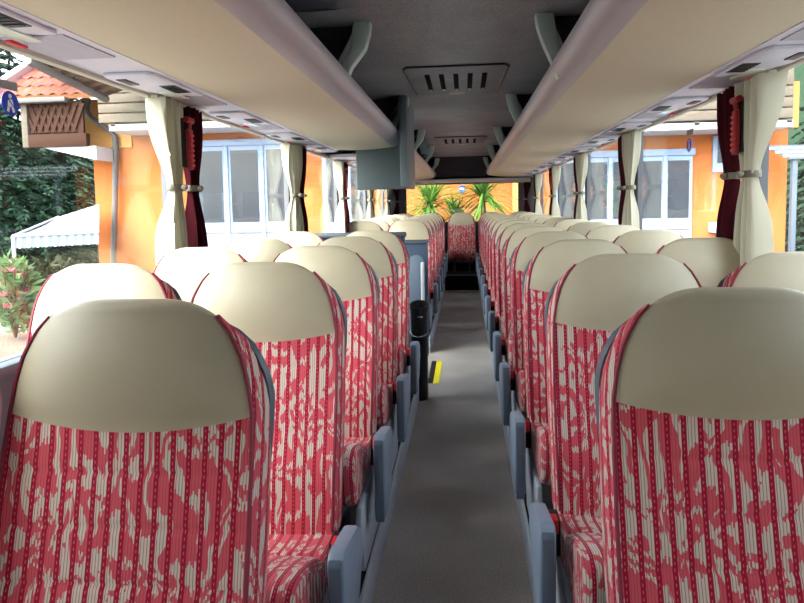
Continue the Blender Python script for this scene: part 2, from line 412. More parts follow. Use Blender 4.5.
def backrest_meshes():
    us = [math.sin(math.pi/2*(-1+2*i/NU)) for i in range(NU+1)]
    fab, fabuv = [], []
    # fabric: front lower
    for t in lower_t:
        row, uvr = [], []
        for u in us:
            z = Z0+(bound(u)-Z0)*t
            # seams across the fabric
            row.append(sect(z, u)); uvr.append((u*wp(z), z))
        fab.append(row); fabuv.append(uvr)
    front = MB(); front.rows(fab, fabuv)
    # sides (aisle and window side) all the way to the top
    for sgn in (-1, 1):
        rows, uvr = [], []
        zs = [Z0+(ZB-Z0)*i/16 for i in range(16)]+[ZB+(topz(1)+.002-ZB)*i/14 for i in range(15)]
        for z in zs:
            d = dep(z); x, y, _ = sect(z, sgn)
            pr = [(0, 0), (.007, .10), (.012, .3), (.014, .55), (.014, .8), (.010, 1.0)]
            sc = min(1, d/.07)
            zz = z
            rows.append([(x+sgn*dx*sc, y+d*dy, zz) for dx, dy in pr])
            uvr.append([(sgn*(wp(z)+d*dy*.8+dx), z) for dx, dy in pr])
        front.rows(rows, uvr)
    # cream headrest, rolls over the top
    head = MB(); rows = []
    for i in range(15):
        t = i/14; row = []
        for u in us:
            z = bound(u)+(topz(u)-bound(u))*t
            x, y, _ = sect(z, u)
            puff = .008*min(1, t*6)*1.0
            row.append((x, y-puff*(1-abs(u)**6), z))
        rows.append(row)
    last = rows[-1]
    for k in range(1, 9):
        a = k/8*math.pi*.95
        rows.append([(x*(1+(.03*k/8)*abs(u)**6-.01*k/8), y+.026*(1-math.cos(a)), z+.020*math.sin(a)*(1-abs(u)**5)-.034*(k/8)**1.6*abs(u)**5) for (x, y, z), u in zip(last, us)])
    for k in range(1, 5):
        rows.append([(x, y+.01*k/4, z-.05*k/4) for (x, y, z) in rows[-1]] if k == 1 else [(x, y, z-.02) for (x, y, z) in rows[-1]])
    head.rows(rows)
    # piping along both edges
    pip = MB()
    for sgn in (-1, 1):
        path = []
        for i in range(30):
            z = Z0+.01+(topz(1)-Z0-.01)*i/29
            x, y, _ = sect(z, sgn); path.append((x+sgn*.001, y-.001, z))
        l = path[-1]
        for k in range(1, 5):
            a = k/4*math.pi*.6; path.append((l[0]+sgn*.001*k/4, l[1]+.026*(1-math.cos(a)), l[2]-.034*(a/(.95*math.pi))**1.6))
        pip.tube(path, [.0042]*(len(path)-7)+[.0038, .0033, .0028, .0023, .0018, .0012, .0006], 6)
    # hard back shell
    sh = MB(); rows = []
    zs = [Z0+.02+(-.177-Z0-.02)*i/30 for i in range(31)]
    for z in zs:
        w = interp([(-.9, .215), (-.5, .238), (-.40, .246), (-.34, .247), (-.29, .239), (-.25, .217), (-.225, .188), (-.205, .15), (-.19, .11), (-.177, .08)], z)
        y0 = yf(z)+max(dep(z)*.92, .055)-.002; y1 = y0+.035
        rows.append([(-w+.006, y0, z), (-w, y0+.012, z), (-w+.012, y1, z), (-w*.5, y1+.012, z), (0, y1+.016, z), (w*.5, y1+.012, z), (w-.012, y1, z), (w, y0+.012, z), (w-.006, y0, z), (0, y0-.002, z), (-w+.006, y0, z)])
    sh.rows(rows); sh.add([rows[-1][i] for i in range(10)], [tuple(range(10))]); sh.add([rows[0][i] for i in range(10)], [tuple(range(9, -1, -1))])
    return front, head, pip, sh
def cushion_mesh():
    prof = [(-.10, -.875), (-.16, -.872), (-.22, -.862), (-.262, -.853), (-.272, -.858), (-.282, -.846), (-.33, -.818), (-.40, -.79), (-.47, -.768), (-.52, -.757), (-.55, -.757),
            (-.572, -.768), (-.585, -.79), (-.588, -.83), (-.580, -.88), (-.562, -.93), (-.53, -.955), (-.40, -.965), (-.10, -.965), (-.10, -.875)]
    xs = [(-.242, .03), (-.239, .012), (-.230, .004), (-.205, 0), (-.15, 0), (-.1, .002), (-.05, .004), (0, .005), (.05, .004), (.1, .002), (.15, 0), (.205, 0), (.230, .004), (.239, .012), (.242, .03)]
    prof = [(y, z-.025) for y, z in prof]
    cy, cz = -.36, -.905
    m = MB(); rows, uvr = [], []
    arc = [0]
    for a, b in zip(prof, prof[1:]): arc.append(arc[-1]+math.dist(a, b))
    for x, ins in xs:
        row, ur = [], []
        for (y, z), s in zip(prof, arc):
            dy, dz = cy-y, cz-z; l = math.hypot(dy, dz); row.append((x, y+dy/l*ins, z+dz/l*ins)); ur.append((x, s))
        rows.append(row); uvr.append(ur)
    m.rows(rows, uvr)
    n = len(prof)-1
    for r, o in ((rows[0], 1), (rows[-1], -1)):
        f = tuple(range(n))[::o]
        m.add(r[:n], [f], [(p[1], p[2]) for p in r[:n]])
    return m
def armrest_meshes(side):      # side = -1: arm on the local -x side
    xa, xb = (side*.322, side*.280)
    xa, xb = min(xa, xb), max(xa, xb)
    body = MB(); body.prism([(-.42, -.80), (-.39, -.785), (-.22, -.818), (-.17, -.85), (-.165, -.92), (-.25, -1.02), (-.39, -1.085), (-.415, -1.075)], xa, xb, 'x', .011)
    shade_face = MB(); shade_face.prism([(-.432, -.81), (-.424, -.795), (-.412, -.80), (-.405, -1.08), (-.425, -1.085), (-.432, -1.07)], xa+.006, xb-.006, 'x', .003)
    cover = MB(); cover.prism([(-.30, -.845), (-.2, -.85), (-.19, -.93), (-.27, -.97), (-.33, -.93)], (xb if side < 0 else xa)-.004, (xb if side < 0 else xa)+.006, 'x', .002)
    return body, shade_face, cover
SEATROOT = []
def make_seat(kind):
    root = empty('passenger_seat', (0, 0, 0), '', 'seat')
    f, h, p, sh = backrest_meshes()
    f.build('backrest', M['fabric'], root, 60); h.build('headrest', M['leather'], root, 60)
    p.build('piping', M['piping'], root); sh.build('back_shell', M['shell'], root, 50)
    cushion_mesh().build('seat_cushion', M['fabric'], root, 50)
    fr = MB(); fr.box(-.19, .19, -.50, -.12, -1.03, -.985, .008)
    fr.box(-.15, -.11, -.42, -.18, PF, -1.02, .006); fr.box(.11, .15, -.42, -.18, PF, -1.02, .006)
    fr.build('seat_frame', M['shell'], root)
    side = {'R': -1, 'L': 1}.get(kind, 0)
    if side:
        a, pd, cv = armrest_meshes(side)
        ar = a.build('armrest', M['arm'], root, 30); pd.build('armrest_shaded_front', M['armface'], ar, 30)  # dark front plate paints the shade of the upright armrest face
        sp = MB(); x0 = side*.252
        sp.prism([(-.50, -1.0), (-.10, -.96), (-.06, -1.05), (-.14, PF+.016), (-.46, PF+.016), (-.52, -1.05)], min(x0, x0-side*.02), max(x0, x0-side*.02), 'x', .005)
        sp.build('side_panel', M['base'], root)
        bx = side*.258
    else: bx = -.226
    bk = MB(); bk.box(bx-.017, bx+.017, -.225, -.155, -.97, -.868, .004); bo = bk.build('belt_buckle', M['black'], root)
    bt = MB(); bt.box(bx-.010, bx+.010, -.229, -.19, -.905, -.864, .003); bt.build('buckle_button', M['red'], bo)
    return root
XA_R, XW_R, XA_L, XW_L = .494, .991, -.602, -1.099
RY = [1.14+.768*k for k in range(13)]
LY = [1.03+.725*k for k in range(5)]
LY2 = [6.62+.75*k for k in range(6)]
protos = {}
def seat(kind, x, y, label, group):
    z = rise(y)
    if kind not in protos:
        protos[kind] = make_seat(kind); r = protos[kind]; r.location = (x, y, z); r['label'] = label; r['group'] = group
    else: r = dup(protos[kind], (x, y, z), label, group)
    return r
for k, y in enumerate(RY):
    seat('R', XA_R, y, 'cream and red patterned aisle seat, right of aisle, %s row from the front' % ORD[k], 'aisle seats on the right')
for k, y in enumerate(RY):
    seat('W', XW_R, y, 'cream and red patterned window seat, right of aisle, %s row from the front' % ORD[k], 'window seats on the right')
for k, y in enumerate(LY):
    seat('L', XA_L, y, 'cream and red patterned aisle seat, left of aisle, %s row from the front' % ORD[k], 'aisle seats on the left')
    seat('W', XW_L, y-(.07 if k == 0 else 0), 'cream and red patterned window seat, left of aisle, %s row from the front' % ORD[k], 'window seats on the left')
for k, y in enumerate(LY2):
    seat('L', XA_L, y, 'cream and red patterned aisle seat on the left, %s row behind the slate cabinet' % ORD[k], 'aisle seats behind the cabinet')
    seat('W', XW_L, y, 'cream and red patterned window seat on the left, %s row behind the slate cabinet' % ORD[k], 'window seats behind the cabinet')
for x, nm in ((XW_L, 'at the left window'), (XA_L, 'between the left window and middle seats'), (-.055, 'in the middle facing straight down the aisle'), (XA_R, 'between the middle and right window seats'), (XW_R, 'at the right window')):
    seat('W', x, 11.32, 'cream and red patterned rear bench seat %s' % nm, 'rear bench seats')

# ------------------------------------------------------------------ overhead racks
def bracket_mb(xs, Y, s):
    """grey pillar from the ceiling to the rack edge"""
    b = MB(); b.prism([(xs[0], CE), (xs[1], CE), (xs[1]+s*.022, .70), (xs[3]-s*.03, .58), (xs[2]-s*.012, .545), (xs[2]-s*.045, .63), (xs[0]+s*.028, .71), (xs[0]+s*.006, .78)], Y-.03, Y+.03, 'y', .006)
    return b
def rack(side, Y0, Y1, brY, label):
    s = side
    if s > 0:
        A, B, RC, sil = (.954, .50), (.485, .529), None, .385
    else:
        A, B, RC, sil = (-1.062, .494), (-.59, .503), None, -.50
    root = empty('luggage_rack', (B[0], (Y0+Y1)/2, B[1]), label, 'luggage rack', 'overhead luggage racks')
    o = Vector(root.location)
    def bl(mb, n, m, par=root, sh=40):
        for i, v in enumerate(mb.v): mb.v[i] = tuple(Vector(v)-o)
        return mb.build(n, m, par, sh)
    p = MB(); n = 10
    # underside, gently bowed
    und = [(A[0]+(B[0]-A[0])*i/n, A[1]+(B[1]-A[1])*i/n-.012*math.sin(math.pi*i/n)) for i in range(n+1)]
    p.prism(und+[(B[0], B[1]+.025), (A[0], A[1]+.025)], Y0, Y1, 'y'); bl(p, 'shelf_underside', M['rackcream'])
    # rounded edge rail
    r = [(B[0], B[1]-.001), (B[0]+(sil-B[0])*.45, B[1]+.012), (B[0]+(sil-B[0])*.75, B[1]+.032), (B[0]+(sil-B[0])*.94, B[1]+.058), (sil, B[1]+.078), (sil+s*.006, B[1]+.094), (sil+s*.03, B[1]+.10), (sil+s*.06, B[1]+.085), (B[0], B[1]+.03)]
    q = MB(); q.prism(r, Y0, Y1, 'y'); bl(q, 'edge_rail', M['roll'], sh=50)
    f = MB(); f.prism([(B[0], B[1]+.026), (A[0], A[1]+.026), (A[0], A[1]+.045), (B[0], B[1]+.045)], Y0, Y1, 'y'); bl(f, 'shelf_floor', M['darkfelt'])
    e = MB(); e.prism([A, B, (sil+s*.02, B[1]+.08), (B[0], B[1]+.04), (A[0], A[1]+.045)], Y1, Y1+.02, 'y', .004); bl(e, 'end_cap', M['roll'])
    for Y in brY:
        xs = (.316, .392, .425, .49) if s > 0 else (-.407, -.485, -.545, -.61)
        bl(bracket_mb(xs, Y, s), 'bracket', M['bracket'])
        d = MB(); w = MB()
        x0 = xs[1]
        d.prism([(x0, CE-.002), (s*1.1 if s > 0 else -1.18, CE-.002), (A[0], A[1]+.045), (xs[3], .615)], Y+.035, Y+.05, 'y'); bl(d, 'divider', M['darkfelt'])
    return root
BRY = [.90+1.957*k for k in range(6)]
rack(1, -1.4, 11.35, BRY, 'long cream luggage rack above the right seats, running to the rear')
rack(-1, -1.4, 5.25, [y for y in BRY if y < 5], 'cream luggage rack above the front left seats, ending at the grey housing')
rack(-1, 6.0, 11.35, [y for y in BRY if y > 6], 'shorter cream luggage rack above the rear left seats, behind the grey housing')

# service channels with lamps, nozzles and call buttons
def channel(s, Y0, Y1, label):
    x0, x1 = (.954, 1.195) if s > 0 else (-1.32, -1.062)
    z0 = .497 if s > 0 else .492
    root = empty('service_channel', ((x0+x1)/2, Y0, z0), label, 'ceiling channel', 'service channels under the racks')
    m = MB(); m.box(x0, x1, Y0, Y1, z0, z0+.03)
    for i in range(len(m.v)): m.v[i] = tuple(Vector(m.v[i])-Vector(root.location))
    m.build('channel_panel', M['strip'], root)
    return root
channel(1, -1.4, 11.35, 'pale grey service channel along the right windows under the rack')
channel(-1, -1.4, 5.3, 'pale grey service channel along the front left windows under the rack')
channel(-1, 6.0, 11.35, 'pale grey service channel along the rear left windows under the rack')
def service_unit():
    root = empty('service_unit', (0, 0, 0), '', 'service unit', 'overhead passenger service units')
    # local: x from 0 (rack side) to .22 (window side); hangs below z=0
    m = MB(); m.prism([(.015, -.30), (.03, -.33), (.19, -.33), (.205, -.28), (.20, -.10), (.17, .0), (.13, .06), (.06, .10), (.015, .11)], -.012, .0, 'z', .004)
    m.build('unit_plate', M['strip'], root)
    g = MB()
    for i in range(5): g.box(.026, .081, -.115+i*.026, -.102+i*.026, -.017, -.008)
    vb = MB().box(.022, .085, -.13, .02, -.0145, -.009, .002).build('air_vent', M['black'], root); g.build('vent_slats', M['black'], vb)
    MB().box(.09, .15, -.02, .15, -.0165, -.010, .003).build('reading_lamp', M['lamp'], root)
    MB().box(.165, .186, .13, .20, -.020, -.010, .004).build('call_button', M['red'], root)
    MB().box(.14, .178, -.27, -.17, -.016, -.010, .002).build('loudspeaker_slot', M['black'], root)
    gr = MB(); gr.box(.02, .2, .14, .40, -.004, .0); gr.build('ribbed_grille', M['striprib'], root)
    return root
su = service_unit(); first = True
for s, ys in ((1, [1.70, 2.50, 3.46, 4.36, 5.2, 6.0, 6.8, 7.6, 8.4, 9.2, 10.0]), (-1, [1.52, 2.46, 3.38, 4.28, 5.0, 6.75, 7.55, 8.35, 9.15, 9.95])):
    for k, y in enumerate(ys):
        lab = 'pale grey overhead service unit with lamp and red button, %s on the %s side' % (ORD[k], 'right' if s > 0 else 'left')
        loc = (.965, y, .497) if s > 0 else (-1.072, y, .492)
        if first: o = su; o.location = loc; o['label'] = lab; first = False
        else: o = dup(su, loc, lab)
        if s < 0: o.scale = (-1, 1, 1)

# ------------------------------------------------------------------ ceiling fittings
def hatch(Y0, Y1, label):
    root = empty('roof_hatch', (-.045, (Y0+Y1)/2, CE), label, 'roof hatch', 'roof hatches')
    h = (Y1-Y0)/2
    m = MB(); m.prism([(-.29, h), (-.305, h-.1), (-.315, -h+.06), (-.29, -h), (.29, -h), (.315, -h+.06), (.305, h-.1), (.29, h)], -.010, 0, 'z', .004)
    m.build('hatch_cover', M['ceil'], root)
    g = MB()
    pts = [(-.29, h), (-.312, -h+.06), (-.29, -h), (.29, -h), (.312, -h+.06), (.29, h)]
    g.tube([(x*1.0, y*1.0, -.006) for x, y in pts], .006, 6); g.build('hatch_seal', M['black'], root)
    for i in range(5):
        x = -.18+i*.09
        s1 = MB(); s1.box(x-.016, x+.016, -h*.55, h*.62, -.014, -.008, .002); so = s1.build('slot', M['rubber'], root)
        MB().box(x-.012, x+.012, h*.50, h*.6, -.020, -.012, .002).build('slot_catch', M['trim'], so)
    MB().box(-.055, .055, h*.80, h*.93, -.016, -.008, .002).build('instruction_plate', M['trim'], root)
hatch(3.77, 4.68, 'slotted grey roof hatch in the ceiling nearest the front')
hatch(7.57, 8.55, 'slotted grey roof hatch in the ceiling farther down the bus')
def fitting(x, y, w, d, label):
    root = empty('ceiling_vent', (x, y, CE), label, 'ceiling vent', 'dark ceiling vents')
    m = MB(); n = 20
    pr = [(math.copysign(abs(math.cos(a))**.6, math.cos(a))*w/2, math.copysign(abs(math.sin(a))**.6, math.sin(a))*d/2) for a in (2*math.pi*i/n for i in range(n))]
    m.prism(pr, -.045, 0, 'z', .01); m.build('vent_body', M['black'], root)
    g = MB(); g.prism([(p[0]*.7-.02*w, p[1]*.7) for p in pr], -.054, -.044, 'z', .003); go = g.build('vent_grille', M['shell'], root)
    e = MB(); e.prism([(w*.32+p[0]*.42, p[1]*.8) for p in pr], -.05, -.002, 'z', .004); e.build('vent_flap', M['greypanel'], root)
fitting(-.60, 2.33, .40, .40, 'black rounded ceiling vent beside the nearest left rack bracket')
fitting(.47, 2.30, .30, .34, 'black rounded ceiling vent beside the nearest right rack bracket')

# grey screen housing hanging at the end of the front left rack
root = empty('screen_housing', (-.68, 5.34, CE), 'large grey screen housing hanging from the ceiling behind the front left rack', 'screen')
m = MB(); m.box(-.235, .215, -.04, .04, -.675, -.01, .014); m.build('housing_back', M['greypanel'], root)
m = MB(); m.box(-.20, .20, .038, .045, -.57, -.2, .003); m.build('screen', M['black'], root)
m = MB(); m.box(.205, .262, -.66, .02, -.68, -.002, .01); m.build('side_cheek', M['greypanel'], root)
root = empty('folding_screen', (-.44, 6.9, CE), 'small grey folding screen under the ceiling at the start of rear left rack', 'screen')
m = MB(); m.prism([(-.10, 0), (0.02, 0), (.05, -.24), (-.02, -.26)], -.03, .03, 'y', .006); m.build('screen_arm', M['greypanel'], root)
m = MB(); m.box(-.22, 0.02, .03, .05, -.25, -.06, .004); m.build('screen', M['black'], root)

# ------------------------------------------------------------------ curtains
def curtain(x, ya, yb, tie_y, mname, side, label, group, name='window_curtain', ztop=.475, zbot=-.40, pleats=5, amp=.042, tie_z=.105, tw=.06):
    xm = x
    root = empty(name, (xm, (ya+yb)/2, ztop), label, 'curtain', group)
    o = Vector(root.location)
    ph = random.random()*6
    nu, nv = pleats*10, 36
    def yw(v):
        z = ztop+(zbot-ztop)*v
        k = math.exp(-((z-tie_z)/.16)**2) if z > tie_z else math.exp(-((z-tie_z)/.13)**2)
        c = (ya+yb)/2*(1-k)+tie_y*k; hw = (yb-ya)/2*(1-k)+tw*k
        if z < tie_z: hw *= .8
        return z, c, hw, k
    def fn(u, v):
        z, c, hw, k = yw(v)
        a = 2*math.pi*pleats*u+ph+.8*math.sin(v*3+u*4)
        A = amp*(1+.35*math.sin(5*u+ph))*(1-.62*k)
        return (xm-o.x+A*math.sin(a)-side*.012*k, c+hw*(2*u-1)+.006*math.cos(a)-o.y, z-o.z)
    m = MB(); m.grid(fn, nu, nv)
    cl = m.build('curtain_cloth', M[mname], root, 180)
    z, c, hw, k = yw((tie_z-ztop)/(zbot-ztop))
    t = MB(); n = 20; rows = []
    for i in range(n+1):
        a = 2*math.pi*i/n
        ex, ey = (amp*.62+.006)*math.cos(a), (tw+.004)*math.sin(a)
        rows.append([(xm-o.x-side*.012+ex*s, c-o.y+ey*s, tie_z-o.z+dz) for s, dz in ((1, -.014), (1.03, -.010), (1.03, .010), (1, .014))])
    t.rows(rows); t.build('tieback', M['tie'], root)
    kb = MB(); kb.lathe([(.002, -.012), (.012, -.010), (.016, 0), (.012, .010), (.002, .012)], (xm-o.x-side*(amp+.016), c-o.y-.02, tie_z-o.z), 12); kb.build('tieback_knob', M['tie'], root)
    hd = MB(); hd.box(xm-o.x-.014, xm-o.x+.014, ya-o.y, yb-o.y, -.004, .008); hd.build('curtain_track', M['trim'], root)
    return root
for s, x, nm in ((1, WR-.055, 'right'), (-1, WL+.055, 'left')):
    for k in range(1, 6):
        p = PILS[s][k]
        curtain(x, p-.24, p+.01, p-.10, 'beige', s, 'cream curtain tied back at the %s window pillar on the %s' % (ORD[k-1], nm), 'cream curtains on the %s' % nm)
        curtain(x, p+.015, p+.23, p+.08, 'burg', s, 'burgundy curtain tied back at the %s window pillar on the %s' % (ORD[k-1], nm), 'burgundy curtains on the %s' % nm, pleats=4, amp=.034)
curtain(WL+.06, 11.55, 11.85, 11.75, 'burg', -1, 'burgundy curtain in the rear left corner beside the rear window', 'rear corner curtains')
curtain(WR-.06, 11.55, 11.85, 11.75, 'burg', 1, 'burgundy curtain in the rear right corner beside the rear window', 'rear corner curtains')

# emergency hammers on the pillars
def hammer():
    root = empty('emergency_hammer', (0, 0, 0), '', 'hammer', 'red emergency hammers')
    m = MB(); m.box(-.010, .012, -.02, .02, -.12, .10, .006); m.build('holder', M['black'], root)
    h = MB(); h.box(-.030, -.010, -.022, .024, -.13, .05, .008); ho = h.build('handle', M['darkred'], root)
    g = MB()
    for i in range(7): g.box(-.034, -.028, -.016, .018, -.115+i*.022, -.105+i*.022, .001)
    g.build('grip_ribs', M['red'], ho)
    t = MB(); t.tube([(-.018, 0, .045), (-.022, 0, .075), (-.022, -.002, .10)], .011, 8); t.tube([(-.022, -.035, .09), (-.022, .03, .09)], .014, 10); t.build('hammer_head', M['darkred'], root)
    return root
hm = hammer(); fst = True
for x, p, sc, lab in ((WR-.085, 2.68, 1, 'red emergency hammer in its holder on the nearest right pillar'), (WL+.085, 2.72, -1, 'red emergency hammer in its holder on the nearest left pillar'),
                      (WL+.085, 6.40, -1, 'red emergency hammer in its holder at the third left pillar'), (WR-.085, 8.05, 1, 'red emergency hammer in its holder at the fourth right pillar')):
    loc = (x, p, .315)
    if fst: o = hm; o.location = loc; o['label'] = lab; fst = False
    else: o = dup(hm, loc, lab)
    if sc < 0: o.scale = (-1, 1, 1)

# ------------------------------------------------------------------ middle door area on the left
root = empty('partition', (-.83, 4.12, PF+rise(4.12)), 'grey partition panel with dark top rail behind the fifth left row', 'partition')
MB().box(-.43, .40, -.015, .015, 0, 1.05, .004).build('partition_panel', M['slate'], root)
MB().box(-.45, .445, -.035, .035, 1.05, 1.085, .012).build('top_rail', M['shell'], root)
MB().tube([(.42, 0, -.12), (.42, 0, 1.06)], .016, 10).build('support_post', M['shell'], root)
root = empty('side_cabinet', (-.80, 5.88, PF+rise(5.88)), 'slate blue cabinet with a white grab rail beside the middle stairwell', 'cabinet')
cbm = MB(); cbm.box(-.48, .45, -.07, .06, 0, .90, .012); cbm.build('cabinet_body', M['slate'], root)
MB().box(-.47, .462, -.085, .068, .90, .93, .01).build('cabinet_top', M['shell'], root)
MB().box(-.42, .20, -.078, -.068, .10, .80, .004).build('cabinet_door', M['slate'], root)
rc = MB(); pts = [(.27, .05), (.27, .72)]+[(.345-.075*math.cos(a), .72+.075*math.sin(a)) for a in (math.pi*i/8 for i in range(1, 8))]+[(.42, .72), (.42, .05)]
rc.prism(pts, -.079, -.069, 'y', .002); rc.build('grip_recess', M['armface'], root)
MB().tube([(.405, -.085, .06), (.405, -.11, .10), (.405, -.11, .68), (.405, -.085, .72)], .018, 10).build('grab_rail', M['white'], root)
MB().box(.14, .20, -.086, -.076, .735, .755, .002).build('door_handle', M['white'], root)

root = empty('waste_bin', (-.33, 4.40, FL), 'tall narrow black waste bin hung with a thin chain beside the aisle', 'bin')
b = MB(); prof = [(.050, 0), (.056, .01), (.058, .3), (.062, .64), (.068, .67), (.068, .69), (.059, .69), (.054, .60), (.05, .2), (.02, .19)]
n = 28; rows = [[(r*math.cos(2*math.pi*k/n), r*math.sin(2*math.pi*k/n), z+(.02*math.sin(2*math.pi*k/n) if z > .6 else 0)) for k in range(n+1)] for r, z in prof]
b.rows(rows); b.add(rows[0][:-1], [tuple(range(n-1, -1, -1))]); b.add(rows[-1][:-1], [tuple(range(n))])
b.build('bin_body', M['black'], root)
c = MB(); 
for i in range(18):
    a = -math.pi*.98+math.pi*.9*i/17; z = .50-.035*math.sin(math.pi*i/17)
    p = Vector((.067*math.cos(a), .067*math.sin(a), z)); tdir = Vector((-math.sin(a), math.cos(a), 0)).normalized()
    nrm = Vector((0, 0, 1)) if i % 2 else Vector((math.cos(a), math.sin(a), 0))
    c.tube([p+tdir*.008*math.cos(q)+nrm*.0035*math.sin(q) for q in (2*math.pi*k/8 for k in range(9))], .0018, 5, False)
c.build('chain', M['chrome'], root)
MB().box(-.01, .03, -.070, -.061, .60, .615, .002).build('bin_label', M['chrome'], root)
tag(MB().box(-.262, -.215, 4.80, 5.50, FL, FL+.003).build('step_edge_strip', M['yellow']), 'yellow warning strip on the aisle floor beside the middle stairwell', 'floor marking')
tag(MB().box(-.305, -.264, 4.80, 5.50, FL, FL+.003).build('step_edge_strip', M['black']), 'black strip on the aisle floor between yellow strip and stairwell', 'floor marking')

# seat belt stickers on the panes
def sticker(x, Y, z, out, label):
    root = empty('belt_sticker', (x, Y, z), label, 'sticker', 'round seat belt stickers')
    d = MB(); n = 32; r = .036
    rows = [[(0, r*math.cos(2*math.pi*i/n), r*math.sin(2*math.pi*i/n)) for i in range(n)], [(out*.001, r*math.cos(2*math.pi*i/n), r*math.sin(2*math.pi*i/n)) for i in range(n)]]
    d.add(rows[0]+rows[1], [tuple(range(n)), tuple(range(2*n-1, n-1, -1))]+[(i, (i+1) % n, n+(i+1) % n, n+i) for i in range(n)]); d.build('sticker_disc', M['bluesign'], root)
    f = MB(); hx = out*.0016
    def pl(p): f.prism(p, out*.0008, hx, 'x')
    pl([(.0065*math.cos(2*math.pi*i/12), .021+.0065*math.sin(2*math.pi*i/12)) for i in range(12)])
    pl([(-.007, .012), (.007, .012), (.011, .002), (.012, -.010), (-.012, -.010), (-.011, .002)])
    pl([(-.013, -.011), (-.003, -.011), (-.008, -.027), (-.017, -.024)]); pl([(.003, -.011), (.013, -.011), (.017, -.024), (.008, -.027)])
    f.build('seated_figure', M['signwhite'], root)
    g = MB(); g.prism([(-.009, .010), (-.006, .012), (.011, -.007), (.009, -.009)], hx, out*.0022, 'x'); g.build('belt_mark', M['bluesign'], root)
p = at(10, 103, 1.76); sticker(WL-.0155, 1.765, p.z, 1, 'round blue seat belt sticker on the left window pane')
q = at(683, 143, 3.42); sticker(WR+.0155, 3.56, q.z, -1, 'round blue seat belt sticker on the right window pane')
p2 = at(10, 84, 1.76)
tag(MB().box(WL-.016, WL-.0145, 1.69, 1.80, p2.z-.016, p2.z+.01).build('window_label', M['greysticker']), 'small grey rectangular label above the left blue sticker', 'label')
tag(MB().box(WR+.0145, WR+.016, 3.50, 3.60, q.z+.055, q.z+.085).build('window_label', M['greysticker']), 'small dark grey rectangular label above the right blue sticker', 'label')

# ================================================================== outside
GZ = -2.75
structure(MB().box(-60, 60, -40, 70, GZ-.2, GZ).build('ground', M['asphalt']))
D = 16.0
def X(px, Y=D): return at(px, 206, Y).x
def Z(px, py, Y=D): return at(px, py, Y).z
bld = empty('garage_building', (0, D, GZ), 'long orange rendered building with garage doors and wooden balcony behind the bus', 'building')
bo = Vector(bld.location)
def part(mb, n, m, par=bld, sh=40):
    for i, v in enumerate(mb.v): mb.v[i] = tuple(Vector(v)-bo)
    return mb.build(n, m, par, sh)
xl, xr = X(96), X(786)
zslab = 2.02
m = MB(); m.box(xl, xr, D, D+8, GZ, zslab); part(m, 'wall', M['orange'])
m = MB(); m.box(xl-.22, X(136), D-.06, D+8, 1.72, 3.0); m.box(X(768), xr+.2, D-.06, D+8, 1.72, 2.8); part(m, 'upper_wall', M['orangetop'])
m = MB(); m.box(xl+.6, xr-.3, D+.8, D+8, zslab, 5.2); part(m, 'upper_floor_wall', M['orangetop'])
xm = X(455)
zs2 = 1.62
for xa, xb, zz in ((X(136), xm, zslab), (xm, X(768), zs2)):
    m = MB(); m.box(xa, xb, D-1.1, D+.8, zz, zz+.16, .02); part(m, 'balcony_slab', M['white'])
    m = MB(); m.box(xa, xb, D-.9, D+.8, zz+.1, zz+1.6); part(m, 'upper_floor_wall', M['oldwood'])
for i in range(4):
    for xa, xb, zz in ((X(128), xm, zslab), (xm, X(766), zs2)):
        m = MB(); z = zz+.2+i*.24; m.box(xa, xb, D-1.15, D-1.1, z, z+.21, .01); part(m, 'railing_board', M['oldwood'])
for i in range(9):
    x = X(140)+(X(764)-X(140))*i/8
    m = MB(); m.box(x-.06, x+.06, D-1.1, D-1.02, (zslab if x < xm else zs2)+.1, (zslab if x < xm else zs2)+1.3); part(m, 'railing_post', M['oldwood'])
# roof with real courses of tiles
def tiled(mb, x0, x1, y0, z0, y1, z1, tw=.24, n=14):
    nx = int((x1-x0)/tw)
    for j in range(n):
        ya, za = y0+(y1-y0)*j/n, z0+(z1-z0)*j/n; yb, zb = y0+(y1-y0)*(j+1.12)/n, z0+(z1-z0)*(j+1.12)/n
        rows = [[], []]
        for i in range(nx*4+1):
            x = x0+(x1-x0)*i/(nx*4); w = .035*math.sin(i/4*2*math.pi)
            rows[0].append((x, ya, za+.05+w)); rows[1].append((x, yb, zb+.005+w))
        mb.rows(rows)
m = MB(); tiled(m, xl-1.2, xr+1.2, D-2.0, 4.5, D+5, 8.6, .3, 16); part(m, 'roof', M['tile'])
m = MB(); m.prism([(D-2.0, 4.34), (D+5, 8.44), (D+5, 8.5), (D-2.0, 4.44)], xl-1.2, xr+1.2, 'x'); part(m, 'roof_underside', M['ruffwood'])
def garage(x0, x1, ztop, zwin, panes, doors):
    m = MB(); m.box(x0, x1, D-.06, D+.05, GZ, ztop); g = part(m, 'garage_door', M['frame'])
    w = (x1-x0)/panes
    for i in range(panes):
        m = MB(); m.box(x0+w*i+w*.12, x0+w*(i+1)-w*.12, D-.075, D-.055, zwin, ztop-.22); part(m, 'window_pane', M['pane'], g)
    for i in range(0, panes+1, doors):
        m = MB(); xx = x0+w*i; m.box(xx-.05, xx+.05, D-.11, D-.05, GZ, ztop, .01); part(m, 'door_post', M['frame'], g)
    m = MB(); m.box(x0-.05, x1+.05, D-.12, D-.05, ztop-.1, ztop+.06, .01); part(m, 'lintel', M['frame'], g)
    for i in range(3):
        m = MB(); m.box(x0+.05, x1-.05, D-.075, D-.055, zwin-.3-.75*i, zwin-.27-.75*i); part(m, 'panel_groove', M['gutter'], g)
garage(X(194), X(300), Z(240, 142), Z(240, 222), 3, 1)
garage(X(326), X(372), Z(340, 142), Z(340, 222), 2, 2)
garage(X(556), X(691), Z(660, 152), Z(660, 218), 5, 2)
